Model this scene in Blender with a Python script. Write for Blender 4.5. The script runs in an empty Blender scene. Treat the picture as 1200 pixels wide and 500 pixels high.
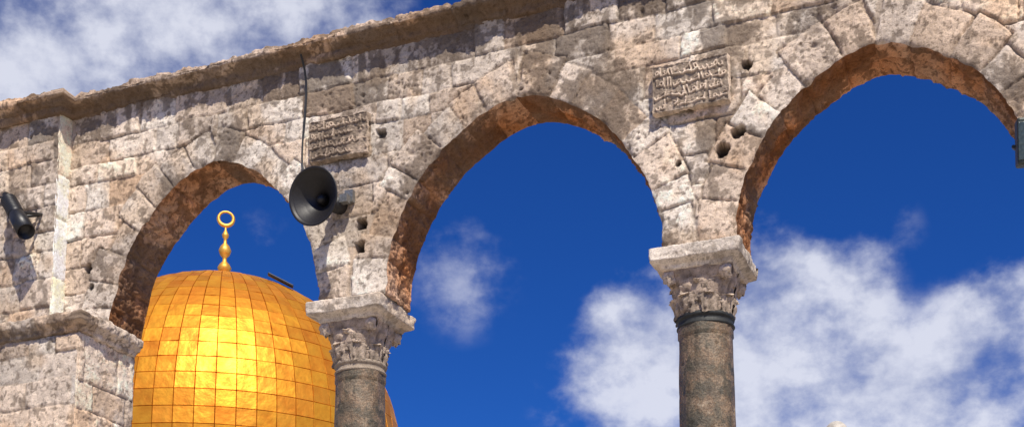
import bpy, math, numpy as np, random
from mathutils import Vector, Matrix
random.seed(7)
rng=np.random.default_rng(11)
S=bpy.context.scene
S.view_settings.view_transform='Standard'; S.view_settings.look='None'; S.view_settings.exposure=0
COL=S.collection
# ------------------------------------------------------------ noise helpers
TAB=rng.random((16,256,256))
def sm(t): 
    t=np.clip(t,0,1); return t*t*(3-2*t)
def vn(x,y,s=0):
    T=TAB[s%16]; xi=np.floor(x).astype(np.int64); yi=np.floor(y).astype(np.int64)
    fx=x-xi; fy=y-yi; fx=fx*fx*(3-2*fx); fy=fy*fy*(3-2*fy)
    xi=(xi+s*37)&255; yi=(yi+s*91)&255; x1=(xi+1)&255; y1=(yi+1)&255
    return (T[xi,yi]*(1-fx)+T[x1,yi]*fx)*(1-fy)+(T[xi,y1]*(1-fx)+T[x1,y1]*fx)*fy
def fbm(x,y,s=0,o=4):
    a=0;w=1;tot=0
    for i in range(o):
        a=a+w*vn(x*2**i+i*13.7,y*2**i+i*7.3,s+i); tot+=w; w*=.55
    return np.clip((a/tot-.5)*1.7+.5,0,1)
def pits(x,y,c,dens,r0,r1,s):
    X=x/c; Y=y/c; xi=np.floor(X).astype(np.int64); yi=np.floor(Y).astype(np.int64)
    out=np.zeros_like(x)
    A=TAB[s%16];B=TAB[(s+1)%16];C=TAB[(s+2)%16];D=TAB[(s+3)%16]
    for i in(-1,0,1):
        for j in(-1,0,1):
            a=(xi+i)&255;b=(yi+j)&255
            px=xi+i+A[a,b];py=yi+j+B[a,b]
            r=(r0+(r1-r0)*C[a,b]**2)/c
            on=D[a,b]<dens
            d=np.hypot((X-px)*(0.7+.6*C[b,a]),(Y-py)*(1.3-.5*C[b,a]))/r
            out=np.maximum(out,np.where(on,sm((1.15-d)/.6),0))
    return out
# ------------------------------------------------------------ mesh accumulator
class Acc:
    def __init__(s): s.V=[];s.F=[];s.C=[];s.n=0
    def grid(s,P,C,keep=None,flip=False):
        n,m=P.shape[:2]
        idx=np.arange(n*m).reshape(n,m)
        q=np.stack([idx[:-1,:-1],idx[1:,:-1],idx[1:,1:],idx[:-1,1:]],-1)
        if keep is not None: q=q[keep]
        q=q.reshape(-1,4)
        if flip: q=q[:,::-1]
        C=np.broadcast_to(np.asarray(C,float),P.shape)
        s.V.append(P.reshape(-1,3)); s.C.append(C.reshape(-1,3)); s.F.append(q+s.n); s.n+=n*m
    def box(s,x0,x1,y0,y1,z0,z1,c):
        v=np.array([[x0,y0,z0],[x1,y0,z0],[x1,y1,z0],[x0,y1,z0],[x0,y0,z1],[x1,y0,z1],[x1,y1,z1],[x0,y1,z1]],float)
        f=np.array([[0,3,2,1],[4,5,6,7],[0,1,5,4],[1,2,6,5],[2,3,7,6],[3,0,4,7]])
        s.V.append(v); s.C.append(np.tile(np.array(c,float),(8,1))); s.F.append(f+s.n); s.n+=8
    def build(s,name,mat,smooth=True,parent=None):
        V=np.concatenate(s.V);F=np.concatenate(s.F);C=np.concatenate(s.C)
        me=bpy.data.meshes.new(name)
        me.vertices.add(len(V)); me.vertices.foreach_set('co',V.ravel())
        me.loops.add(F.size); me.loops.foreach_set('vertex_index',F.ravel().astype(np.int32))
        me.polygons.add(len(F)); me.polygons.foreach_set('loop_start',np.arange(0,F.size,4,dtype=np.int32))
        try: me.polygons.foreach_set('loop_total',np.full(len(F),4,dtype=np.int32))
        except Exception: pass
        me.polygons.foreach_set('use_smooth',np.full(len(F),smooth))
        me.update(calc_edges=True)
        at=me.attributes.new('Col','FLOAT_COLOR','POINT')
        at.data.foreach_set('color',np.concatenate([C,np.ones((len(C),1))],1).ravel().astype(np.float32))
        me.materials.append(mat)
        ob=bpy.data.objects.new(name,me); COL.objects.link(ob)
        if parent: ob.parent=parent
        return ob
def empty(name,loc=(0,0,0)):
    e=bpy.data.objects.new(name,None); e.empty_display_size=.3; e.location=loc; COL.objects.link(e); return e
# ------------------------------------------------------------ materials
def newmat(name):
    m=bpy.data.materials.new(name); m.use_nodes=True; nt=m.node_tree
    return m,nt,nt.nodes['Principled BSDF']
def noise(nt,vec,scale,detail=6,rough=.6):
    n=nt.nodes.new('ShaderNodeTexNoise'); n.inputs['Scale'].default_value=scale; n.inputs['Detail'].default_value=detail; n.inputs['Roughness'].default_value=rough
    nt.links.new(vec,n.inputs['Vector']); return n.outputs['Fac']
def ramp(nt,fac,stops):
    r=nt.nodes.new('ShaderNodeValToRGB'); e=r.color_ramp.elements
    while len(e)<len(stops): e.new(.5)
    for i,(p,c) in enumerate(stops):
        e[i].position=p; e[i].color=(c[0],c[1],c[2],1) if hasattr(c,'__len__') else (c,c,c,1)
    nt.links.new(fac,r.inputs['Fac']); return r.outputs['Color']
def mul(nt,a,b,f=1,mode='MULTIPLY'):
    m=nt.nodes.new('ShaderNodeMix'); m.data_type='RGBA'; m.blend_type=mode
    m.inputs[0].default_value=f
    for k,v in((6,a),(7,b)):
        if isinstance(v,tuple): m.inputs[k].default_value=(*v,1)
        else: nt.links.new(v,m.inputs[k])
    return m.outputs[2]
def bump(nt,h,strength,dist,normal=None):
    b=nt.nodes.new('ShaderNodeBump'); b.inputs['Strength'].default_value=strength; b.inputs['Distance'].default_value=dist
    nt.links.new(h,b.inputs['Height'])
    if normal: nt.links.new(normal,b.inputs['Normal'])
    return b.outputs['Normal']
def coord(nt): return nt.nodes.new('ShaderNodeTexCoord').outputs['Object']

STONE,nt,b=newmat('weathered_limestone')
at=nt.nodes.new('ShaderNodeAttribute'); at.attribute_name='Col'
tc=coord(nt)
n1=noise(nt,tc,22,5,.7); n2=noise(nt,tc,80,4,.7)
c=mul(nt,at.outputs['Color'],ramp(nt,n1,[(.28,(.60,.55,.50)),(.45,1.0),(.7,1.16)]))
c=mul(nt,c,ramp(nt,n2,[(.31,(.42,.37,.33)),(.44,1.0),(.66,1.12)]))
nt.links.new(c,b.inputs['Base Color']); b.inputs['Roughness'].default_value=.92
b.inputs['Specular IOR Level'].default_value=.2
hm=mul(nt,n1,n2,.4,'MIX')
nt.links.new(bump(nt,hm,.9,.024),b.inputs['Normal'])

MARBLE,nt,b=newmat('breccia_marble')
tc=coord(nt)
v=nt.nodes.new('ShaderNodeTexVoronoi'); v.inputs['Scale'].default_value=9
vm=nt.nodes.new('ShaderNodeVectorMath'); vm.operation='ADD'; nzc=nt.nodes.new('ShaderNodeTexNoise'); nzc.inputs['Scale'].default_value=9
nt.links.new(tc,nzc.inputs['Vector']); vs=nt.nodes.new('ShaderNodeVectorMath'); vs.operation='SCALE'; vs.inputs['Scale'].default_value=.16
nt.links.new(nzc.outputs['Color'],vs.inputs[0]); nt.links.new(vs.outputs[0],vm.inputs[0]); nt.links.new(tc,vm.inputs[1]); nt.links.new(vm.outputs[0],v.inputs['Vector'])
bw=nt.nodes.new('ShaderNodeSeparateColor'); nt.links.new(v.outputs['Color'],bw.inputs[0])
c0=ramp(nt,bw.outputs[0],[(0,(.06,.055,.035)),(.35,(.13,.105,.06)),(.75,(.20,.14,.085)),(1,(.38,.28,.18))])
c1=ramp(nt,noise(nt,tc,5,7,.75),[(.36,(.035,.035,.025)),(.48,(.13,.10,.065)),(.57,(.22,.13,.07)),(.68,(.55,.43,.30))])
c=mul(nt,c0,c1,.6,'MIX')
c=mul(nt,c,ramp(nt,noise(nt,tc,55,4,.7),[(.35,.5),(.62,1.3)]))
nt.links.new(c,b.inputs['Base Color']); b.inputs['Roughness'].default_value=.5
nt.links.new(bump(nt,noise(nt,tc,30,5,.7),.7,.02),b.inputs['Normal'])

def simple(name,col,rough=.5,metal=0,ns=40,bs=.15):
    m,nt,b=newmat(name); tc=coord(nt); n=noise(nt,tc,ns,5,.6)
    c=mul(nt,tuple(col),ramp(nt,n,[(.3,.65),(.7,1.3)]))
    nt.links.new(c,b.inputs['Base Color']); b.inputs['Roughness'].default_value=rough; b.inputs['Metallic'].default_value=metal
    nt.links.new(bump(nt,n,bs,.01),b.inputs['Normal']); return m
BLACK=simple('black_painted_metal',(.015,.015,.017),.42)
HORNM=simple('horn_dark_metal',(.013,.011,.011),.5)
COLLAR=simple('dark_lead_collar',(.028,.03,.028),.6,.1,30,.5)
GREYM=simple('grey_metal',(.25,.25,.24),.45,.6)
GREENM=simple('green_grey_painted_metal',(.04,.05,.04),.5)
GLASS=simple('lamp_glass',(.06,.08,.08),.15)
TILE=simple('blue_tile',(.05,.16,.33),.3,0,1.5,.05)
WHITEST=simple('pale_stone',(.55,.5,.42),.8,0,6,.3)
LEAD=simple('lead_dome',(.35,.35,.35),.6,0,3,.2)

GOLD,nt,b=newmat('gilded_panels')
at=nt.nodes.new('ShaderNodeAttribute'); at.attribute_name='Col'; tc=coord(nt)
n=noise(nt,tc,1.1,5,.65)
c=mul(nt,at.outputs['Color'],ramp(nt,n,[(.32,(.74,.58,.42)),(.62,(1.05,1.03,1.0))]))
nt.links.new(c,b.inputs['Base Color']); b.inputs['Metallic'].default_value=.66
nt.links.new(ramp(nt,n,[(.3,.54),(.7,.43)]),b.inputs['Roughness'])
nt.links.new(bump(nt,noise(nt,tc,2.2,3,.5),.30,.12),b.inputs['Normal'])

PAVE,nt,b=newmat('limestone_paving'); tc=coord(nt)
br=nt.nodes.new('ShaderNodeTexBrick'); nt.links.new(tc,br.inputs['Vector']); br.inputs['Scale'].default_value=1.0
br.inputs['Color1'].default_value=(.5,.43,.34,1); br.inputs['Color2'].default_value=(.42,.36,.28,1); br.inputs['Mortar'].default_value=(.22,.19,.16,1)
br.inputs['Mortar Size'].default_value=.012; br.inputs['Brick Width'].default_value=.8; br.inputs['Row Height'].default_value=.5
c=mul(nt,br.outputs['Color'],ramp(nt,noise(nt,tc,3,5),[(.3,.75),(.7,1.15)]))
nt.links.new(c,b.inputs['Base Color']); b.inputs['Roughness'].default_value=.8
SOIL=simple('dry_ground',(.32,.28,.2),.95,0,.3,.3)

# ------------------------------------------------------------ ashlar layout
def ashlar(x,z,z0,z1,x0,x1,seed,ch=(.24,.36),bw_=(.3,.75)):
    r=random.Random(seed); ze=[z0]
    while ze[-1]<z1-.15: ze.append(ze[-1]+r.uniform(*ch))
    ze[-1]=max(ze[-1],z1+.05); ze=np.array(ze)
    row=np.clip(np.searchsorted(ze,z)-1,0,len(ze)-2)
    de=np.minimum(z-ze[row],ze[row+1]-z); R1=np.zeros_like(x);R2=np.zeros_like(x);R3=np.zeros_like(x)
    for k in range(len(ze)-1):
        xe=[x0-r.uniform(0,.5)]
        while xe[-1]<x1: xe.append(xe[-1]+r.uniform(*bw_))
        xe=np.array(xe); m=row==k
        if not m.any(): 
            continue
        xx=x[m]; c=np.clip(np.searchsorted(xe,xx)-1,0,len(xe)-2)
        rr=np.random.default_rng(seed*100+k).random((3,len(xe)))
        R1[m]=rr[0][c];R2[m]=rr[1][c];R3[m]=rr[2][c]
        de[m]=np.minimum(de[m],np.minimum(xx-xe[c],xe[c+1]-xx))
    return R1,R2,R3,de
def stone(x,z,R1,R2,R3,de,s=0,dirt=0,warm=0.,light=0.,rough=1.,gain=1.,heavyk=1.):
    f1=fbm(x*2.2,z*2.2,s,3); f2=fbm(x*13,z*13,s+2,4); f3=fbm(x*48,z*48,s+4,3); fl=fbm(x*.8+3,z*.8,s+5,4)
    heavy=sm((R3-.6)/.3)*sm((fl-.3)/.3)*heavyk
    p1=pits(x,z,.055,.55,.006,.022,s+1)*heavy
    p2=pits(x,z,.21,.26,.01,.040,s+6)*(.05+.95*heavy)
    de=de+(f2-.5)*.014
    jn=.5+.5*sm((fbm(x*1.6,z*1.6,s+11,3)-.35)/.3)
    J=sm(de/.016); RR=sm(de/.055)
    er=sm((fbm(x*5,z*5,s+7,4)-.64)/.12)*heavy
    h=-.024*(1-J)*jn+J*((R1-.5)*.030+(f1-.5)*.014+(f2-.5)*.014*rough+(f3-.5)*.008*rough)-.007*(1-RR)*jn-p1*.016-p2*.03-er*.013
    pal=np.array([[.70,.565,.445],[.86,.76,.64],[.60,.51,.42],[.70,.53,.385],[.82,.695,.57]])
    k=R2*3.999; i=np.floor(k).astype(int); f=(k-i)[...,None]
    c=pal[i]*(1-f)+pal[i+1]*f
    c=c*(.84+.32*f1)[...,None]*(.84+.32*f2)[...,None]*(.9+.2*f3)[...,None]*(.86+.22*R1)[...,None]
    oc=sm((fbm(x*1.7,z*1.7,s+8,4)-.5)/.3)[...,None]*.5
    c=c*(1-oc)+c*np.array([1.0,.82,.62])*oc
    # broad grey-brown veil of grime + darker patches
    veil=sm((fbm(x*.7+9,z*.9,s+13,5)+.2*(R1-.5)-.50+dirt)/.3)*.34
    c=c*(1-veil[...,None])+np.array([.30,.225,.165])*veil[...,None]
    D=sm((fbm(x*1.5,z*1.5,s+9,5)+.30*(f2-.5)+.32*(R3-.5)-.70+dirt*1.2)/.15)*.76
    D=np.maximum(D,sm((fbm(x*9,z*9,s+3,4)-.74+dirt*.7)/.09)*.6)
    D=np.maximum(D,sm((fbm(x*26,z*26,s+12,3)-.78+dirt*.5)/.07)*.65)
    D=np.maximum(D,np.maximum(p1*.6,p2*.8)); D=np.maximum(D,er*.35)
    D=np.maximum(D,(1-J)*(.14+.58*f1*jn))
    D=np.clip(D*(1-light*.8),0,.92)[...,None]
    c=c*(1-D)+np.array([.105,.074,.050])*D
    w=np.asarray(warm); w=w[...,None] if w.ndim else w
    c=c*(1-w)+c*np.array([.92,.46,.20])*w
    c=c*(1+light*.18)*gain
    return h,np.clip(c,0.01,.88)
# ------------------------------------------------------------ arcade wall
YF,YB=12.0,12.62; ZS=6.85; ZT=9.72
ARCH=[(-8.61,1.42,.67),(-4.84,1.53,.50),(-1.21,1.36,.43),(2.45,1.45,.50)]
def wob(i,s,ang):
    cx,hw,c=ARCH[i]; am=math.acos(c/(hw+c))
    return -.85*.11*c*np.exp(-np.maximum(am-ang,0)/.11)+(vn(ang*4+i*9,np.zeros_like(ang)+s*3.3,3)-.5)*.03*sm((am-ang)/.15)+(vn(ang*18+i*9,np.zeros_like(ang)+s*3.3,5)-.5)*.022*sm((am-ang)/.06)+(vn(ang*55+i*9,np.zeros_like(ang)+s*3.3,8)-.5)*.011
def edg(i,s,ang): return .004+.065*vn(ang*14+i*5,np.zeros_like(ang)+s*7.1,6)**3
def archloc(i,x,z):
    cx,hw,c=ARCH[i]; s=np.where(x>=cx,1.,-1.); ce=cx-s*c; R=hw+c
    dx=s*(x-ce); dz=z-ZS; dist=np.hypot(dx,dz); ang=np.arctan2(np.maximum(dz,0),dx)
    return s,ce,R,dist,ang,math.acos(c/R)
arcade=empty('stone_arcade')
W=Acc(); hgrid=.0125
xs=np.arange(-13,5.5+1e-6,hgrid); zs=np.arange(ZS,ZT+1e-6,hgrid)
X,Z=np.meshgrid(xs,zs,indexing='ij')
wx=X+(fbm(X*3,Z*3,1,2)-.5)*.04; wz=Z+(fbm(X*2,Z*2,4,2)-.5)*.04
R1,R2,R3,de=ashlar(wx,wz,ZS-.05,ZT,-13,5.6,5)
sdmin=np.full_like(X,9.)
PX=X.copy();PZ=Z.copy(); edgeE=np.zeros_like(X)
vd=[]
for i in range(4):
    s,ce,R,dist,ang,am=archloc(i,wx,wz); vd.append(dist-R)
vd=np.stack(vd)
for i in range(4):
    s,ce,R,dist,ang,am=archloc(i,wx,wz); d=dist-R
    n=int(round(R*am/.34)); rr=np.random.default_rng(40+i).random((4,2*n+4))
    edges=np.linspace(0,am,n+1); edges[1:-1]+=(rr[3][1:n]-.5)*am/n*.35
    side=(s>0).astype(int)
    k=np.clip(np.searchsorted(edges,ang)-1,0,n-1); kk=k+side*n
    th=.38+.16*(rr[0][kk]-.5)
    other=np.min(np.delete(vd,i,0),axis=0)
    ring=(d<th)&(d<=other)&(ang<=am+.02)
    dv=np.minimum(np.minimum(ang-edges[k],edges[k+1]-ang)*dist,th-d)
    dv=np.minimum(dv,(other-d)/2)
    de=np.where(ring,dv,np.where((d<th+.2)&(ang<=am+.02),np.minimum(de,np.abs(d-th)),de))
    R1=np.where(ring,rr[0][kk]*.8+.2,R1);R2=np.where(ring,rr[1][kk],R2);R3=np.where(ring,rr[2][kk]*.7+.3,R3)
    s,ce,R,dist,ang,am=archloc(i,X,Z)
    Rw=R+wob(i,s,ang); sd=dist-Rw; 
    inside=(sd<0)&(sd>-1.6*hgrid)
    f=Rw/np.maximum(dist,1e-6)
    PX=np.where(inside,ce+(X-ce)*f,PX); PZ=np.where(inside,ZS+(Z-ZS)*f,PZ)
    near=sd<sdmin; sdmin=np.minimum(sdmin,sd); edgeE=np.where(near,edg(i,s,ang),edgeE)
def G(x0,z0,a,b): return np.exp(-((X-x0)/a)**2-((Z-z0)/b)**2)
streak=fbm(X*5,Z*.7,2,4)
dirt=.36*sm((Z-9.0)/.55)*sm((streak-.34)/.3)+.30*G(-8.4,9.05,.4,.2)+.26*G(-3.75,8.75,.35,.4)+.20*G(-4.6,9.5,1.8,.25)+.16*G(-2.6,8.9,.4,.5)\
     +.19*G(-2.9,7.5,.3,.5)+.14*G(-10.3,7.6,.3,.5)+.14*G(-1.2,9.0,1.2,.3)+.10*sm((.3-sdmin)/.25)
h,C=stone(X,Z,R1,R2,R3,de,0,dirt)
for (hx,hz,r,dp_,sq) in [(-2.52,7.92,.068,.14,0),(-2.68,7.75,.068,.14,0),(-3.12,7.7,.03,.06,0),(-6.67,7.68,.06,.14,1),(-6.68,7.41,.062,.14,1),
                        (-6.45,8.68,.05,.09,1),(-2.42,8.6,.045,.08,0),(-10.35,7.75,.06,.08,0),(-10.3,7.5,.04,.06,0),(-1.9,9.2,.03,.05,0),(-.9,9.0,.025,.05,0),(-.45,9.1,.03,.05,0),(-.2,8.9,.025,.05,0),(-1.5,9.15,.025,.05,0),(.2,8.75,.03,.05,0)]:
    wob2=(fbm(X*14,Z*14,3,2)-.5)*r*.5
    d=(np.hypot(X-hx,Z-hz) if not sq else np.maximum(abs(X-hx),abs(Z-hz)))+wob2
    m=sm((r*1.12-d)/(r*.28)); h=h-m*dp_; C=C*(1-m[...,None]*.8)
wE=np.exp(-np.maximum(sdmin,0)/.022)
h=h*(1-wE)-edgeE*wE
P=np.stack([PX,YF-h,PZ],-1)
def keepmask(sd,hg):
    q=np.stack([sd[:-1,:-1],sd[1:,:-1],sd[1:,1:],sd[:-1,1:]])
    return (q.min(0)>-1.6*hg)&(q.max(0)>0)
W.grid(P,C,keepmask(sdmin,hgrid))
hb=.04; xb=np.arange(-13,5.5+1e-6,hb); zb=np.arange(ZS,ZT+1e-6,hb); XB,ZB=np.meshgrid(xb,zb,indexing='ij')
sb=np.full_like(XB,9.); PXb=XB.copy(); PZb=ZB.copy()
for i in range(4):
    s,ce,R,dist,ang,am=archloc(i,XB,ZB); Rw=R+wob(i,s,ang); sd=dist-Rw; ins=(sd<0)&(sd>-1.6*hb); f=Rw/np.maximum(dist,1e-6)
    PXb=np.where(ins,ce+(XB-ce)*f,PXb); PZb=np.where(ins,ZS+(ZB-ZS)*f,PZb); sb=np.minimum(sb,sd)
a_=ashlar(XB,ZB,ZS-.05,ZT,-13,5.6,9); hh,CC=stone(XB,ZB,*a_,3)
W.grid(np.stack([PXb,np.full_like(XB,YB),PZb],-1),CC,keepmask(sb,hb),flip=True)
for i,(cx,hw,c) in enumerate(ARCH):
    R=hw+c; am=math.acos(c/R); n=int(R*am/.0125)
    for s in(-1,1):
        ang=np.linspace(0,am,n); t=np.linspace(0,1,50)
        A,T=np.meshgrid(ang,t,indexing='ij'); e=edg(i,float(s),A); Y=YF+e+(YB-YF-e)*T
        rr=np.random.default_rng(40+i).random((4,2*int(round(R*am/.34))+4)); nn=int(round(R*am/.34))
        edges=np.linspace(0,am,nn+1); edges[1:-1]+=(rr[3][1:nn]-.5)*am/nn*.35
        k=np.clip(np.searchsorted(edges,A)-1,0,nn-1); kk=k+(nn if s>0 else 0)
        dv=np.minimum(A-edges[k],edges[k+1]-A)*R
        ym=YF+.32+.1*(rr[2][kk]-.5); dv=np.minimum(dv,abs(Y-ym))
        side2=(Y>ym)
        q1=np.where(side2,rr[1][kk],rr[0][kk]);q2=np.where(side2,rr[0][kk],rr[1][kk])
        sx=A*R+i*7+s*3
        bouncetint=.35+.6*fbm(sx*2,Y*2,6,3)  # arch underside: brown shade and warm bounce painted into the stone colour
        h,C=stone(sx,Y,q1,q2,rr[2][kk],dv,5,.10+.12*(Y-YF<.13)+.10*sm((fbm(sx*1.2,Y*3,9,3)-.4)/.2),warm=bouncetint,rough=3.2,gain=1.0)
        bl=sm((Y-YF-e)/.03)*sm((YB-Y)/.03)*sm((am-A)/.02)
        rad=R+wob(i,float(s),A)-h*bl
        ce=cx-s*c
        W.grid(np.stack([ce+s*rad*np.cos(A),Y,ZS+rad*np.sin(A)],-1),C,flip=(s<0))
prev=-13
for (cx,hw,c) in ARCH:
    W.box(prev+.01,cx-hw-.02,YF+.03,YB-.02,ZS-.02,ZS+.015,(.3,.25,.2)); prev=cx+hw+.02
W.box(prev,5.48,YF+.03,YB-.02,ZS-.02,ZS+.015,(.3,.25,.2))
W.box(5.46,5.5,YF+.03,YB,ZS,ZT,(.45,.38,.32))
W.build('arch_wall',STONE,parent=arcade)

def face(acc,O,U,V,Nn,w,hh,seed,res=.014,**k):
    O,U,V,Nn=[np.array(q,float) for q in(O,U,V,Nn)]
    n=max(3,int(w/res));m=max(3,int(hh/res))
    u,v=np.meshgrid(np.linspace(0,w,n),np.linspace(0,hh,m),indexing='ij')
    wu=u+(fbm(u*3+seed,v*3,1,2)-.5)*.03; wv=v+(fbm(u*3,v*3+seed,2,2)-.5)*.03
    r=ashlar(wu,wv,-.05,hh,0,w,seed,k.pop('ch',(.3,.42)),k.pop('bw_',(.35,.8)))
    h,C=stone(u+seed*3.1,v+seed*1.7,*r,seed%7,**k)
    ed=np.minimum(np.minimum(u,w-u),np.minimum(v,hh-v)); bl=sm(ed/.03); chip=.025*(1-sm(ed/.03))*fbm(u*9+v*9,v*9-u*9,3,3)
    h=h*bl-chip
    acc.grid(O+u[...,None]*U+v[...,None]*V+h[...,None]*Nn,C)
B=Acc()
PX1=-10.0; PY0,PY1=11.5,12.5
face(B,(-13,PY0,2.7),(1,0,0),(0,0,1),(0,-1,0),3.0,4.05,21,dirt=-.05,gain=.97)
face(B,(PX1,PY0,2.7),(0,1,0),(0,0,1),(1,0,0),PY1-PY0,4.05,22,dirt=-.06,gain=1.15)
B.box(-13,PX1-.05,PY0+.06,PY1,2.7,6.75,(.45,.38,.32))
BX=-10.69;BY=11.79
face(B,(-13,BY,6.95),(1,0,0),(0,0,1),(0,-1,0),BX+13,ZT-6.95,23,ch=(.24,.36),bw_=(.28,.6),dirt=.02,gain=.94)
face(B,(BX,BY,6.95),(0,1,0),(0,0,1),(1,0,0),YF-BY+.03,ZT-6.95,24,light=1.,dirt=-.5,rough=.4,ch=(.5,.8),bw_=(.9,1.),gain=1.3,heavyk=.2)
B.build('left_pier',STONE,parent=arcade)
B=Acc()
face(B,(3.9,PY0,2.7),(1,0,0),(0,0,1),(0,-1,0),1.6,4.05,31,res=.03)
face(B,(3.9,PY1,2.7),(0,-1,0),(0,0,1),(-1,0,0),PY1-PY0,4.05,32,res=.03)
B.box(3.95,5.5,PY0+.06,PY1,2.7,6.75,(.45,.38,.32))
B.build('right_pier',STONE,parent=arcade)

def sweep(acc,path,prof,seed,res=.014,warm=0.,dirt=0.,amp=1.,dirtf=None,gain=1.):
    pr=[];
    for (a,b) in zip(prof[:-1],prof[1:]):
        L=math.hypot(b[0]-a[0],b[1]-a[1]); k=max(2,int(L/res))
        for j in range(k): pr.append((a[0]+(b[0]-a[0])*j/k,a[1]+(b[1]-a[1])*j/k))
    pr.append(prof[-1]); pr=np.array(pr)
    ndirs=[]
    for a,b in zip(path[:-1],path[1:]):
        d=np.array(b,float)-np.array(a,float); d/=np.linalg.norm(d); ndirs.append(np.array([d[1],-d[0]]))
    pts=[];nor=[];s=[];S0=0
    for k,(a,b) in enumerate(zip(path[:-1],path[1:])):
        a=np.array(a,float);b=np.array(b,float);L=np.linalg.norm(b-a);m=max(2,int(L/res))
        n0=ndirs[k] if k==0 else (ndirs[k]+ndirs[k-1])
        n1=ndirs[k] if k==len(ndirs)-1 else (ndirs[k]+ndirs[k+1])
        for j in range(m+(1 if k==len(ndirs)-1 else 0)):
            t=j/m; nn=ndirs[k].copy()
            if L<.3 and 0<j<m: continue
            if k==2 and 0<t*L<.25: continue
            if j==0: nn=n0
            if j==m: nn=n1
            pts.append(a+(b-a)*t); nor.append(nn); s.append(S0+L*t)
        S0+=L
    pts=np.array(pts);nor=np.array(nor);s=np.array(s)
    plen=np.concatenate([[0],np.cumsum(np.hypot(np.diff(pr[:,0]),np.diff(pr[:,1])))])
    Sg,Vg=np.meshgrid(s,plen,indexing='ij')
    r=ashlar(Sg+(fbm(Sg*4,Vg*4,2,2)-.5)*.03,np.zeros_like(Sg)+.5,0,.8,0,s[-1],seed,(1.,1.2),(.5,1.1))
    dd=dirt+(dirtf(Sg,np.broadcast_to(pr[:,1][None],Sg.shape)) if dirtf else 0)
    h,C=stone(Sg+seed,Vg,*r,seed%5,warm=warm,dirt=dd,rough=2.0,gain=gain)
    big=(fbm(Sg*2.6+seed,Vg*3,7,4)-.5)*.06*amp; bl=sm(np.minimum(Vg,plen[-1]-Vg)/.05)
    h=(h+big)*bl
    tg=np.gradient(pr,axis=0); tg/=np.linalg.norm(tg,axis=1)[:,None]+1e-9; pn=np.stack([tg[:,1],-tg[:,0]],1)
    out=pr[:,0][None,:]+h*pn[:,0][None,:]; zz=pr[:,1][None,:]+h*pn[:,1][None,:]
    P=np.stack([pts[:,0][:,None]+nor[:,0][:,None]*out,pts[:,1][:,None]+nor[:,1][:,None]*out,zz],-1)
    acc.grid(P,C)
K=Acc()
prof=[(-.02,9.66),(.04,9.69),(.07,9.74),(.17,9.775),(.215,9.79),(.22,9.835),(.17,9.855),(.15,9.91),(.0,9.945),(-.60,9.95),(-.60,9.6)]
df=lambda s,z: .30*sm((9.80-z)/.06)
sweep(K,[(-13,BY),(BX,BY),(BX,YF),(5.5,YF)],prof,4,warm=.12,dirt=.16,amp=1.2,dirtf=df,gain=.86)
K.build('top_cornice',STONE,parent=arcade)
K=Acc()
prof=[(-.05,6.74),(.02,6.76),(.03,6.80),(.08,6.85),(.10,6.87),(.105,6.94),(.09,6.955),(-.5,6.965)]
sweep(K,[(-13,PY0),(PX1,PY0),(PX1,PY1)],prof,6,dirt=.03,amp=.4)
sweep(K,[(3.9,PY1),(3.9,PY0),(5.5,PY0)],prof,7,dirt=.02,amp=.5,res=.03)
K.build('impost_cornice',STONE,parent=arcade)

# ------------------------------------------------------------ columns
def leafgrid(th,z0,h,Wd,rb,curl):
    t=np.linspace(0,1,26);s=np.linspace(-1,1,15);T,Sg=np.meshgrid(t,s,indexing='ij')
    z=z0+h*np.sin(T*math.pi*.62)
    r=rb(np.clip((z-z0)/.5,0,1),th)+.016+curl*T**2.6-.03*Sg**2*(.4+T)+.010*np.cos(Sg*math.pi*3)*(1-T*.4)
    w=Wd*(.95+.2*np.sin(math.pi*T))*(1-.6*T**6)*(1-.12*np.abs(np.sin(T*math.pi*4.2)))
    tx=Sg*w
    return np.stack([r*math.cos(th)-tx*math.sin(th),r*math.sin(th)+tx*math.cos(th),z],-1)
def lathe(prof,n=64,c=(0,0),res=None):
    pr=np.array(prof,float); th=np.linspace(0,2*math.pi,n+1)
    return np.stack([c[0]+pr[:,0][None]*np.cos(th)[:,None],c[1]+pr[:,0][None]*np.sin(th)[:,None],np.broadcast_to(pr[:,1][None],(n+1,len(pr)))],-1)
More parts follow.
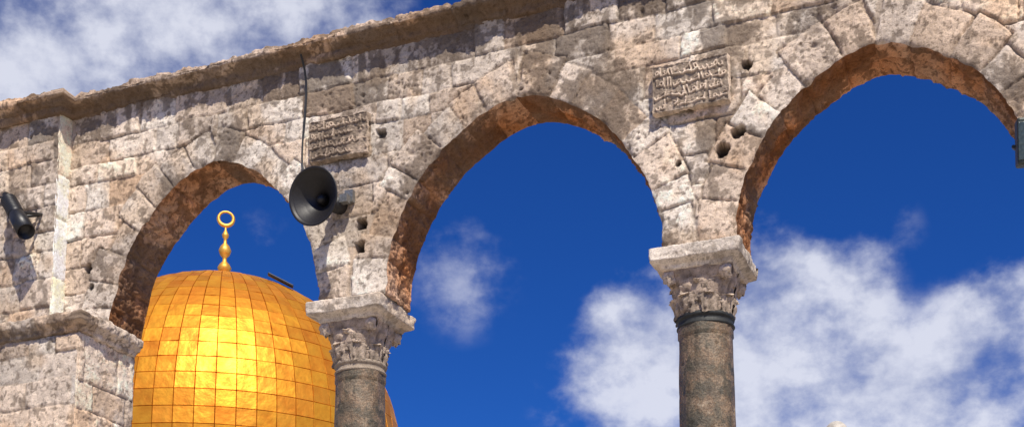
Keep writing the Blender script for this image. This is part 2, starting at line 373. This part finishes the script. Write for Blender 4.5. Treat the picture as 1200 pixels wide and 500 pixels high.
def column(name,x,y,seed,stonecollar=False):
    e=empty(name,(x,y,2.7)); r_=random.Random(seed)
    zA=ZS-2.7-.02; 
    A=Acc(); pr=[(.30,-.215),(.345,-.205),(.37,-.17),(.42,-.145),(.435,-.135),(.445,-.13),(.448,-.0),(.0,.0)]
    pr2=[]
    for a,b in zip(pr[:-1],pr[1:]):
        k=max(2,int(math.hypot(b[0]-a[0],b[1]-a[1])/.013))
        pr2+=[(a[0]+(b[0]-a[0])*j/k,a[1]+(b[1]-a[1])*j/k) for j in range(k)]
    pr2=np.array(pr2+[pr[-1]]); th=np.linspace(0,2*math.pi,321)+math.pi/4
    pp=26; sq=1/(np.abs(np.cos(th))**pp+np.abs(np.sin(th))**pp)**(1/pp)
    TH,RR=np.meshgrid(th,pr2[:,0],indexing='ij'); _,ZZ=np.meshgrid(th,pr2[:,1],indexing='ij')
    px=RR*sq[:,None]*np.cos(TH);py=RR*sq[:,None]*np.sin(TH)
    o=np.ones_like(px)*.5
    uu=TH*.45+seed*3; vv=ZZ+RR*.7
    h,C=stone(uu,vv,o,o*.6+.1,o*1.1,np.ones_like(o),seed%6,rough=.9,light=.35,dirt=-.04,heavyk=.5)
    ch=(fbm(TH*2.5+seed,ZZ*6,3,4)-.5)*.034*np.minimum(1,RR/.2)
    k=1+(h+ch)/np.maximum(RR,.2)*.9
    A.grid(np.stack([px*k,py*k,zA+ZZ+h*.3],-1),C)
    zb0=zA-.21-.43
    def rb(t,th):
        sq=1/(abs(math.cos(th))**4+abs(math.sin(th))**4)**.25
        return .265*(1-t**1.5)+t**1.5*.335*sq
    t=np.linspace(0,1,30);th=np.linspace(0,2*math.pi,97)
    RR=np.array([[rb(tt,h_) for tt in t] for h_ in th]); TH=np.broadcast_to(th[:,None],RR.shape); ZZ=np.broadcast_to(zb0+t[None]*.44,RR.shape)
    rel=(fbm(TH*5,ZZ*16,2,3)-.5)*.03
    C=np.array([.44,.34,.26])*(.5+.9*fbm(TH*6,ZZ*14,4,3))[...,None]
    A.grid(np.stack([(RR+rel)*np.cos(TH),(RR+rel)*np.sin(TH),ZZ],-1),C)
    def addleaf(P,seed2):
        rr=r_.uniform(.8,1.15); T=np.linspace(0,1,P.shape[0])[:,None]
        sx=np.linspace(-1,1,P.shape[1])[None]
        P=P.copy(); nz=(fbm(P[...,0]*12+seed2,P[...,2]*12+P[...,1]*9,seed2%8,3)-.5)*.07
        P[...,0]+=nz*.8; P[...,1]+=nz*.8; P[...,2]+=nz*.6
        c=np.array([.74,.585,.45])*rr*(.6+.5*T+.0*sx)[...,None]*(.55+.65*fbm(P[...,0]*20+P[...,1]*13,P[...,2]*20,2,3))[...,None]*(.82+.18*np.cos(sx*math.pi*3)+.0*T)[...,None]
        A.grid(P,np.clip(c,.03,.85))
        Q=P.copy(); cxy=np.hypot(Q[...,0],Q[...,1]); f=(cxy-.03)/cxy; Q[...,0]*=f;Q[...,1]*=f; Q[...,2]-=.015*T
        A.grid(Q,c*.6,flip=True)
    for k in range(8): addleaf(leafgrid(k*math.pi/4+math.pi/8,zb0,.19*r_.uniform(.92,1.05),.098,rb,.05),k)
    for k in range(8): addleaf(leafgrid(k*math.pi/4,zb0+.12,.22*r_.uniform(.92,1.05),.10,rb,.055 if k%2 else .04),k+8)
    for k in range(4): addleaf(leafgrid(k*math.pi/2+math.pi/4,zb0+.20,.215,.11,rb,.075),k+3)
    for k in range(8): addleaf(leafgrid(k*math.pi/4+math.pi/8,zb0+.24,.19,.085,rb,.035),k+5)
    for k in range(4):
        a=k*math.pi/2+math.pi/4; cx,cy=.40*math.cos(a),.40*math.sin(a)
        th_=np.linspace(0,2*math.pi,17); ph_=np.linspace(-math.pi/2,math.pi/2,11); TT,PP=np.meshgrid(th_,ph_,indexing='ij')
        rr=.06*(1+(fbm(TT*2,PP*3+k,4,3)-.5)*.7)
        A.grid(np.stack([cx+rr*np.cos(PP)*np.cos(TT),cy+rr*np.cos(PP)*np.sin(TT),zA-.265+rr*1.3*np.sin(PP)],-1),np.array([.66,.53,.42])*(.6+.6*fbm(TT*3,PP*3,2,3))[...,None])
    A.build('capital',STONE,parent=e)
    Cc=Acc(); z=zb0
    pc=[(.25,z+.015),(.28,z+.012),(.288,z-.008),(.28,z-.028),(.268,z-.032),(.268,z-.075),(.278,z-.08),(.284,z-.092),(.278,z-.105),(.25,z-.11)]
    P=lathe(pc,72); P[...,0]+=(fbm(P[...,0]*9,P[...,2]*9,2,3)-.5)*.012
    Cc.grid(P,(.36,.29,.22)); Cc.build('collar',STONE if stonecollar else COLLAR,parent=e)
    Sh=Acc(); zz=np.linspace(.42,z-.1,170); r0=.262+.018*np.sin(math.pi*(1-(zz-.42)/(z-.52))*.6)
    th=np.linspace(0,2*math.pi,120); TH,ZZ=np.meshgrid(th,zz,indexing='ij')
    per=np.minimum(TH,2*math.pi-TH)
    r=np.broadcast_to(r0,TH.shape)+(fbm(per*2,ZZ*1.5,seed,4)-.5)*.02-pits(per*.26,ZZ,.12,.3,.008,.03,seed)*.012
    r=r+np.where(ZZ>z-.2,.012,0)
    Sh.grid(np.stack([r*np.cos(TH),r*np.sin(TH),ZZ],-1),(.3,.3,.3)); Sh.build('shaft',MARBLE,parent=e)
    Bs=Acc(); Bs.box(-.42,.42,-.42,.42,0.0,.16,(.5,.43,.36))
    Bs.grid(lathe([(.40,.161),(.415,.2),(.40,.25),(.34,.27),(.32,.31),(.335,.35),(.345,.37),(.33,.4),(.28,.42),(.2,.43)],64),(.5,.43,.36))
    Bs.build('base',STONE,parent=e)
column('marble_column',-6.83,12.34,3,True)
column('marble_column',-2.97,12.34,5)
column('marble_column',.58,12.34,8)

# ------------------------------------------------------------ plaques
def plaque(x,z,w,h,seed,tint,rot=0,wear=0.):
    r=random.Random(seed); res=.006
    u,v=np.meshgrid(np.arange(-w/2,w/2+res/2,res),np.arange(-h/2,h/2+res/2,res),indexing='ij')
    wu=u+(fbm(u*9,v*9,seed,2)-.5)*.03; wv=v+(fbm(u*9,v*9,seed+2,2)-.5)*.03
    rel=np.zeros_like(u)
    def seg(x0,y0,x1,y1,t):
        nonlocal rel
        dx,dy=x1-x0,y1-y0; L=dx*dx+dy*dy+1e-9; k=np.clip(((wu-x0)*dx+(wv-y0)*dy)/L,0,1)
        d=np.hypot(wu-x0-k*dx,wv-y0-k*dy); rel=np.maximum(rel,sm((t-d)/(.008)))
    def arc(cx,cy,rad,a0,a1,t):
        n=7; p=[(cx+rad*math.cos(a0+(a1-a0)*i/n),cy+rad*math.sin(a0+(a1-a0)*i/n)) for i in range(n+1)]
        for a,b in zip(p[:-1],p[1:]): seg(*a,*b,t)
    rows=4; rh=(h-.05)/rows
    for k in range(rows):
        yb=-h/2+.03+rh*k+.02
        xx=-w/2+.035
        while xx<w/2-.05:
            c=r.random(); t=.0115
            if c<.35: seg(xx,yb,xx+r.uniform(-.01,.01),yb+rh*.68,t); xx+=.034
            elif c<.6: arc(xx+.02,yb+.015,.02,math.pi,2.2*math.pi,t); xx+=.05
            elif c<.8: seg(xx-.01,yb,xx+.05,yb+.008,t); seg(xx+.02,yb+.04,xx+.04,yb+.055,.008); xx+=.055
            else: arc(xx+.02,yb+.03,.018,0,2*math.pi,t); seg(xx+.02,yb+.01,xx-.02,yb,t); xx+=.05
    ed=np.minimum(w/2-abs(u),h/2-abs(v))+(fbm(u*12,v*12,seed+1,3)-.5)*.014; fr=sm((.018-ed)/.008)*.7
    rel=np.maximum(rel,fr)
    f=fbm(u*14,v*14,seed,4); f2=fbm(u*45,v*45,seed+3,3)
    wr=sm((fbm(u*4+seed,v*4,5,4)-.66+wear)/.15)
    rel=rel*(1-.8*wr)
    H=.07+.020*rel+(f-.5)*.016+(f2-.5)*.006-wr*.006
    side=sm(ed/.010); H=H*side
    c=np.array(tint)*(.42+.62*rel+.3*wr)[...,None]*(.7+.45*f)[...,None]*(.85+.3*f2)[...,None]
    D=sm((fbm(u*5,v*5,seed+5,4)-.6+wear*.5)/.2)[...,None]*.5; c=c*(1-D)+np.array([.13,.095,.07])*D
    a=Acc(); ca,sa=math.cos(rot),math.sin(rot)
    a.grid(np.stack([u*ca-v*sa,-H,u*sa+v*ca],-1),np.clip(c,.02,.85))
    ob=a.build('inscribed_plaque',STONE); ob.location=(x,YF-.012,z)
plaque(-6.93,8.69,.74,.48,3,(.62,.48,.36),.0,.10)
plaque(-2.97,8.47,.78,.50,9,(.80,.63,.48),.0,.0)

# ------------------------------------------------------------ speaker, lamps
def orient(ob,d,up='Y'):
    ob.rotation_mode='QUATERNION'; ob.rotation_quaternion=Vector(d).to_track_quat('Z',up)
def tube(name,pts,r,mat,parent=None):
    cu=bpy.data.curves.new(name,'CURVE'); cu.dimensions='3D'; cu.bevel_depth=r; cu.bevel_resolution=3; cu.use_fill_caps=True
    sp=cu.splines.new('NURBS'); sp.points.add(len(pts)-1); sp.use_endpoint_u=True; sp.order_u=3; sp.resolution_u=8
    for p,q in zip(sp.points,pts): p.co=(*q,1)
    cu.materials.append(mat); ob=bpy.data.objects.new(name,cu); COL.objects.link(ob)
    if parent: ob.parent=parent; 
    return ob
hs=empty('horn_loudspeaker')
d=Vector((-.10,-.97,-.17)).normalized(); mc=Vector((-6.97,11.50,7.83))
a=Acc(); L=.36
pr=[(.0,-L-.16),(.075,-L-.16),(.08,-L-.14),(.08,-L),(.05,-L+.01)]
pr+=[(.05+.215*(k/14)**2.4,-L+L*k/14) for k in range(1,15)]
pr+=[(.278,.0),(.280,.012),(.268,.014),(.255,.0)]
pr+=[(.235*(1-k/12)**1.6+.03,-.25*k/12-.01) for k in range(1,12)]+[(.0,-.26)]
a.grid(lathe(pr,64),(0,0,0)); ob=a.build('horn_bell',HORNM,parent=hs); ob.location=mc; orient(ob,d); ob.scale=(1.12,1.12,1)
a=Acc(); a.grid(lathe([(0,-.10),(.03,-.105),(.05,-.13),(.055,-.17),(.05,-.25),(.02,-.27)],32),(0,0,0))
ob=a.build('horn_reflector',HORNM,parent=hs); ob.location=mc; orient(ob,d)
back=mc-d*(L+.02)
tube('bracket_arm',[tuple(back+Vector((.1,0,.02))),tuple(back+Vector((.16,.02,.04))),(-6.78,12.0,8.0)],.018,GREYM,hs)
a=Acc(); a.box(-6.84,-6.74,11.93,11.985,7.92,8.06,(0,0,0)); ob=a.build('wall_plate',GREYM,parent=hs,smooth=False)
a=Acc(); a.box(-.045,.045,-.04,.04,-.04,.05,(0,0,0)); ob=a.build('driver_box',GREYM,parent=hs,smooth=False); ob.location=back+Vector((.13,.0,.03))
tube('cable',[(-7.36,11.80,9.70),(-7.37,11.96,9.55),(-7.38,11.955,9.1),(-7.40,11.955,8.8),(-7.40,11.95,8.5),(-7.36,11.94,8.3),(-7.2,11.9,8.12),tuple(back+Vector((0,0,.07)))],.010,BLACK,hs)
tube('cable_2',[(-7.35,11.80,9.70),(-7.36,11.965,9.55),(-7.37,11.96,9.0),(-7.42,11.955,8.6),(-7.33,11.94,8.25),tuple(back+Vector((0.02,0,.06)))],.006,BLACK,hs)
fl=empty('floodlight')
dd=Vector((.58,-.18,-.72)).normalized(); fc=Vector((-11.0,11.5,8.30))
pr=[(0,-.42),(.04,-.42),(.05,-.40),(.05,-.34),(.085,-.32),(.09,-.30)]
for k in range(9): pr+=[(.09,-.30+k*.03),(.105,-.295+k*.03),(.105,-.28+k*.03),(.09,-.275+k*.03)]
pr+=[(.10,0),(.112,.02),(.115,.30),(.105,.30),(.10,.22),(0,.22)]
a=Acc(); a.grid(lathe(pr,40),(0,0,0)); ob=a.build('lamp_housing',BLACK,parent=fl); ob.location=fc; orient(ob,dd); ob.scale=(.92,.92,1.12)
tube('bracket',[tuple(fc+Vector((.10,0,.02))),tuple(fc+Vector((.13,.1,.06))),(-10.9,11.80,8.42)],.02,BLACK,fl)
tube('bracket_2',[tuple(fc+Vector((-.12,0,.0))),tuple(fc+Vector((-.12,.12,.06))),(-10.9,11.80,8.42)],.02,BLACK,fl)
tube('lamp_cable',[tuple(fc-dd*.42),tuple(fc-dd*.5+Vector((-.05,.1,0))),(-11.5,11.78,8.75),(-12.4,11.78,8.8)],.012,BLACK,fl)
fr=empty('floodlight')
def bbox(name,s,loc,mat,par,bev=.012,rot=(0,0,0)):
    a=Acc(); a.box(-s[0]/2,s[0]/2,-s[1]/2,s[1]/2,-s[2]/2,s[2]/2,(0,0,0)); ob=a.build(name,mat,False,par); ob.location=loc; ob.rotation_euler=rot
    m=ob.modifiers.new('b','BEVEL'); m.width=bev; m.segments=2; return ob
R0=(math.radians(12),0,math.radians(10))
bbox('lamp_housing',(.34,.16,.40),(.14,11.62,7.12),GREENM,fr,.02,R0)
bbox('lamp_lens',(.27,.012,.32),(.125,11.536,7.10),GLASS,fr,.004,R0)
for k in range(5): bbox('cooling_fin_%d'%k,(.30,.06,.012),(.15,11.72,7.0+k*.06),GREENM,fr,.003,R0)
tube('bracket',[(-.05,11.64,7.12),(-.06,11.8,7.16),(.18,11.86,7.18),(.34,11.8,7.16),(.34,11.64,7.1)],.016,BLACK,fr)
tube('bracket_arm',[(.20,11.85,7.18),(.3,12.03,7.2)],.02,BLACK,fr)

# ------------------------------------------------------------ golden dome shrine
DX,DY,DZ=-42.5,60.6,19.6
sh=empty('golden_dome_shrine')
nm,nr=64,23; R=10.2
def dp(t,phi,o=0):
    if t>=0:
        r=(R+o)*max(math.cos(t),0)**.97; z=(R+o)*math.sin(t)*1.03
    else:
        r=(R+o)*math.cos(t*.55); z=R*t
    return (DX+r*math.cos(phi),DY+r*math.sin(phi),DZ+z)
V=[];F=[];C=[];r_=random.Random(5)
tt=[math.radians(-22+ (111.6)*k/nr) for k in range(nr+1)]
for j in range(nm):
    for k in range(nr):
        p0,p1=j*2*math.pi/nm,(j+1)*2*math.pi/nm; t0,t1=tt[k],tt[k+1]
        ip=.026; it=.026
        w=max(math.cos((t0+t1)/2),.05); ipp=min(.25,ip/w)
        jt=r_.uniform(-.02,.02);jp=r_.uniform(-.02,.02)
        a0,a1=p0+(p1-p0)*ipp,p1-(p1-p0)*ipp; b0,b1=t0+(t1-t0)*it,t1-(t1-t0)*it
        o=len(V)
        V+=[dp(t0,p0),dp(t0,p1),dp(t1,p1),dp(t1,p0),dp(b0,a0,.045+jt),dp(b0,a1,.045+jp),dp(b1,a1,.045-jt),dp(b1,a0,.045-jp)]
        F+=[(o+4,o+5,o+6,o+7)]+[(o,o+1,o+5,o+4),(o+1,o+2,o+6,o+5),(o+2,o+3,o+7,o+6),(o+3,o,o+4,o+7)]
        g=r_.uniform(.80,1.05); C+=[(.36,.13,.012)]*4+[(min(1,.97*g),.42*g*r_.uniform(.90,1.06),.03*g)]*4
a=Acc(); a.V=[np.array(V)];a.F=[np.array(F)];a.C=[np.array(C)]; a.build('gilded_dome',GOLD,False,sh)
GC=(1,.6,.12)
a=Acc(); fz=DZ+R*1.03-.15
a.grid(lathe([(.55,fz),(.5,fz+.25),(.2,fz+.45),(.14,fz+.7),(.32,fz+.95),(.40,fz+1.15),(.30,fz+1.35),(.13,fz+1.55),(.12,fz+1.75),(.28,fz+1.95),(.36,fz+2.2),(.26,fz+2.45),(.10,fz+2.65),(.09,fz+2.9),(.17,fz+3.02),(.2,fz+3.15),(.12,fz+3.3),(.06,fz+3.45),(.06,fz+3.75)],24,(DX,DY)),GC)
tn=np.linspace(0,2*math.pi,41); rn=np.linspace(0,2*math.pi,9)
T,Q=np.meshgrid(tn,rn,indexing='ij'); thick=.07+.05*(1-np.sin(T))/2
al=math.radians(35); rad=.42+thick*np.cos(Q); 
a.grid(np.stack([DX+rad*np.cos(T)*math.cos(al)-thick*np.sin(Q)*math.sin(al),DY+rad*np.cos(T)*math.sin(al)+thick*np.sin(Q)*math.cos(al),fz+4.13+rad*np.sin(T)],-1),GC)
a.build('finial_crescent',GOLD,True,sh)
ph=math.atan2(-DY,-DX)+.62; p=dp(math.radians(61),ph,.25)
ob=bbox('roof_hatch',(1.5,.5,.12),p,BLACK,sh,.03); ob.rotation_euler=(math.radians(10),math.radians(24),math.radians(35))
a=Acc(); a.grid(lathe([(10.0,15.9),(10.5,15.7),(10.6,15.3),(10.25,15.0),(10.2,10.6)],96,(DX,DY)),(0,0,0)); a.build('drum',TILE,True,sh)
for k in range(16):
    p=k*2*math.pi/16
    bbox('drum_window_%d'%k,(.12,1.5,3.0),(DX+10.22*math.cos(p),DY+10.22*math.sin(p),13.),WHITEST,sh,.05,(0,0,p)); bbox('drum_window_glass_%d'%k,(.12,1.1,2.5),(DX+10.27*math.cos(p),DY+10.27*math.sin(p),13.),BLACK,sh,.05,(0,0,p))
def octo(name,pr,mat): 
    a=Acc(); a.grid(lathe(pr,8,(0,0)),(0,0,0)); ob=a.build(name,mat,False,sh); ob.location=(DX,DY,0)
octo('octagon_marble',[(25,2.7),(25,6.2)],WHITEST)
octo('octagon_tiles',[(25.02,6.2),(25.02,10.4),(24.6,10.4),(24.5,9.8)],TILE)
octo('octagon_roof',[(24.6,9.7),(10.1,11.2)],LEAD)
for k in range(8):
    am=(k+.5)*math.pi/4; ap=25*math.cos(math.pi/8)
    for j in range(-3,4):
        q=j*2.6; x=DX+ap*math.cos(am)-q*math.sin(am); y=DY+ap*math.sin(am)+q*math.cos(am)
        bbox('octagon_window_%d_%d'%(k,j),(.16,1.4,3.4),(x,y,7.6),BLACK,sh,.05,(0,0,am))

# ------------------------------------------------------------ small domed pavilion
pv=empty('domed_pavilion'); px,py=-5.6,39.7
def lobj(name,prof,mat,n=32):
    a=Acc(); a.grid(lathe(prof,n,(px,py)),(0.5,.45,.38)); return a.build(name,mat,True,pv)
for k in range(8):
    an=k*math.pi/4; a=Acc(); a.grid(lathe([(.3,2.7),(.3,2.95),(.2,3.0),(.18,6.2),(.3,6.5),(.3,6.6)],20,(px+2.1*math.cos(an),py+2.1*math.sin(an))),(0,0,0)); a.build('pavilion_column_%d'%k,WHITEST,True,pv)
lobj('pavilion_drum',[(1.7,6.6),(2.5,6.6),(2.5,8.2),(2.65,8.3),(2.65,8.45),(2.1,8.5)],WHITEST,8)
lobj('pavilion_dome',[(2.1*math.cos(t),8.5+2.3*math.sin(t)) for t in np.linspace(0,1.4,16)],LEAD)
lobj('pavilion_lantern',[(.42,10.7),(.42,10.85),(.30,10.9),(.30,11.95),(.40,12.0),(.40,12.13)]+[(.38*math.cos(t),12.19+.46*math.sin(t)) for t in np.linspace(0,1.57,10)],WHITEST)

# ------------------------------------------------------------ ground, terrace, steps
def sheet(name,x0,x1,y0,y1,z,mat):
    a=Acc(); a.grid(np.array([[[x0,y0,z],[x0,y1,z]],[[x1,y0,z],[x1,y1,z]]],float),(0,0,0)); return a.build(name,mat,False)
sheet('ground',-1500,1500,-1500,1500,-.01,SOIL)
sheet('lower_pavement',-60,60,-60,6.2,0,PAVE)
a=Acc(); a.box(-120,90,10.7,160,-.5,2.7,(0,0,0)); a.build('stone_terrace',PAVE,False)
a=Acc()
for k in range(16): a.box(-13,6,6.2+k*.28,10.7,k*.16875+.0+(.001 if k else 0),(k+1)*.16875-(.0 if k<15 else .006),(0,0,0))
a.build('stone_steps',PAVE,False)

# ------------------------------------------------------------ light
EL=math.radians(51); AZ=math.radians(145)
sd=Vector((math.sin(AZ)*math.cos(EL),math.cos(AZ)*math.cos(EL),math.sin(EL)))
l=bpy.data.lights.new('sun','SUN'); l.energy=5; l.angle=math.radians(.53); l.color=(1,.93,.82)
lo=bpy.data.objects.new('sun',l); COL.objects.link(lo); lo.rotation_euler=sd.to_track_quat('Z','Y').to_euler()
w=bpy.data.worlds.new('World'); S.world=w; w.use_nodes=True; nt=w.node_tree; nt.nodes.clear()
out=nt.nodes.new('ShaderNodeOutputWorld'); bg=nt.nodes.new('ShaderNodeBackground'); bg.inputs[1].default_value=.1
sky=nt.nodes.new('ShaderNodeTexSky'); sky.sky_type='NISHITA'; sky.sun_disc=False; sky.sun_elevation=EL; sky.sun_rotation=AZ; sky.ozone_density=3; sky.dust_density=.3; sky.altitude=800
c=mul(nt,sky.outputs[0],(.11,.38,.95))
nt.links.new(c,bg.inputs[0])
tc=nt.nodes.new('ShaderNodeTexCoord').outputs['Generated']
def M(op,a,b=None,clamp=False):
    n=nt.nodes.new('ShaderNodeMath'); n.operation=op; n.use_clamp=clamp
    for k,v in enumerate((a,b)):
        if v is None: continue
        if isinstance(v,(int,float)): n.inputs[k].default_value=v
        else: nt.links.new(v,n.inputs[k])
    return n.outputs[0]
BL=[(-17.2,18.4,2.4,.55),(-18.4,16.0,2.4,.42),(-16.2,20.6,2.0,.42),(-9.7,18.8,3.2,.58),(-11.2,21.5,2.2,.40),(-7.6,20.2,2.2,.42),(-9,16.,3.5,.6),(-2.6,17.8,2.4,.42),(-.1,18.9,2.3,.5),(-4.3,15.4,2.8,.45),(-.6,16.3,3.4,.5),
    (-14,15.5,3,.4),(-24.6,22,2.2,.20),(-42,30,5,.6),(-37.5,31.,4,.55),(-32.5,33.,4,.5),(-45.5,28.5,4,.55),(-34.1,22.1,1.9,.2),(-5.6,22.8,1.2,.16),
    (60,25,14,.5),(120,35,18,.5),(200,22,16,.5),(260,30,16,.5),(-70,24,8,.5),(20,40,9,.3)]
acc=None
for az,el,r,wt in BL:
    az,el=math.radians(az),math.radians(el)
    v=nt.nodes.new('ShaderNodeVectorMath'); v.operation='DOT_PRODUCT'; nt.links.new(tc,v.inputs[0]); v.inputs[1].default_value=(math.sin(az)*math.cos(el),math.cos(az)*math.cos(el),math.sin(el))
    mr=nt.nodes.new('ShaderNodeMapRange'); mr.interpolation_type='SMOOTHSTEP'; nt.links.new(v.outputs['Value'],mr.inputs[0])
    mr.inputs[1].default_value=math.cos(math.radians(r*1.5)); mr.inputs[2].default_value=1; mr.inputs[3].default_value=0; mr.inputs[4].default_value=wt
    acc=mr.outputs[0] if acc is None else M('ADD',acc,mr.outputs[0])
acc=M('MINIMUM',acc,.72)
mp=nt.nodes.new('ShaderNodeMapping'); mp.inputs['Scale'].default_value=(1,1,1.3); mp.inputs['Location'].default_value=(.3,.1,.2); nt.links.new(tc,mp.inputs[0])
nA=noise(nt,mp.outputs[0],10,8,.56); nB=noise(nt,mp.outputs[0],20,7,.6)
den=M('ADD',acc,M('MULTIPLY',M('SUBTRACT',nA,.5),2.0))
den=M('ADD',den,M('MULTIPLY',M('SUBTRACT',nB,.5),.5))
mr=nt.nodes.new('ShaderNodeMapRange'); mr.interpolation_type='SMOOTHSTEP'; nt.links.new(den,mr.inputs[0]); mr.inputs[1].default_value=.12; mr.inputs[2].default_value=1.0; mr.inputs[4].default_value=.86
fac=M('MULTIPLY',mr.outputs[0],M('MULTIPLY',acc,3.5,clamp=True))
cb=nt.nodes.new('ShaderNodeBackground'); cb.inputs[1].default_value=1
nt.links.new(ramp(nt,nB,[(.35,(.46,.50,.66)),(.60,(.80,.82,.92))]),cb.inputs[0])
mx=nt.nodes.new('ShaderNodeMixShader'); nt.links.new(fac,mx.inputs[0]); nt.links.new(bg.outputs[0],mx.inputs[1]); nt.links.new(cb.outputs[0],mx.inputs[2]); nt.links.new(mx.outputs[0],out.inputs[0])

# ------------------------------------------------------------ camera
cam=bpy.data.cameras.new('camera'); co=bpy.data.objects.new('camera',cam); COL.objects.link(co)
co.location=(0,0,1.6); co.rotation_euler=(math.radians(98.26),0,math.radians(22.2))
cam.lens=46.5; cam.sensor_width=36; cam.shift_y=.375; cam.clip_end=5000; cam.clip_start=.1
S.camera=co
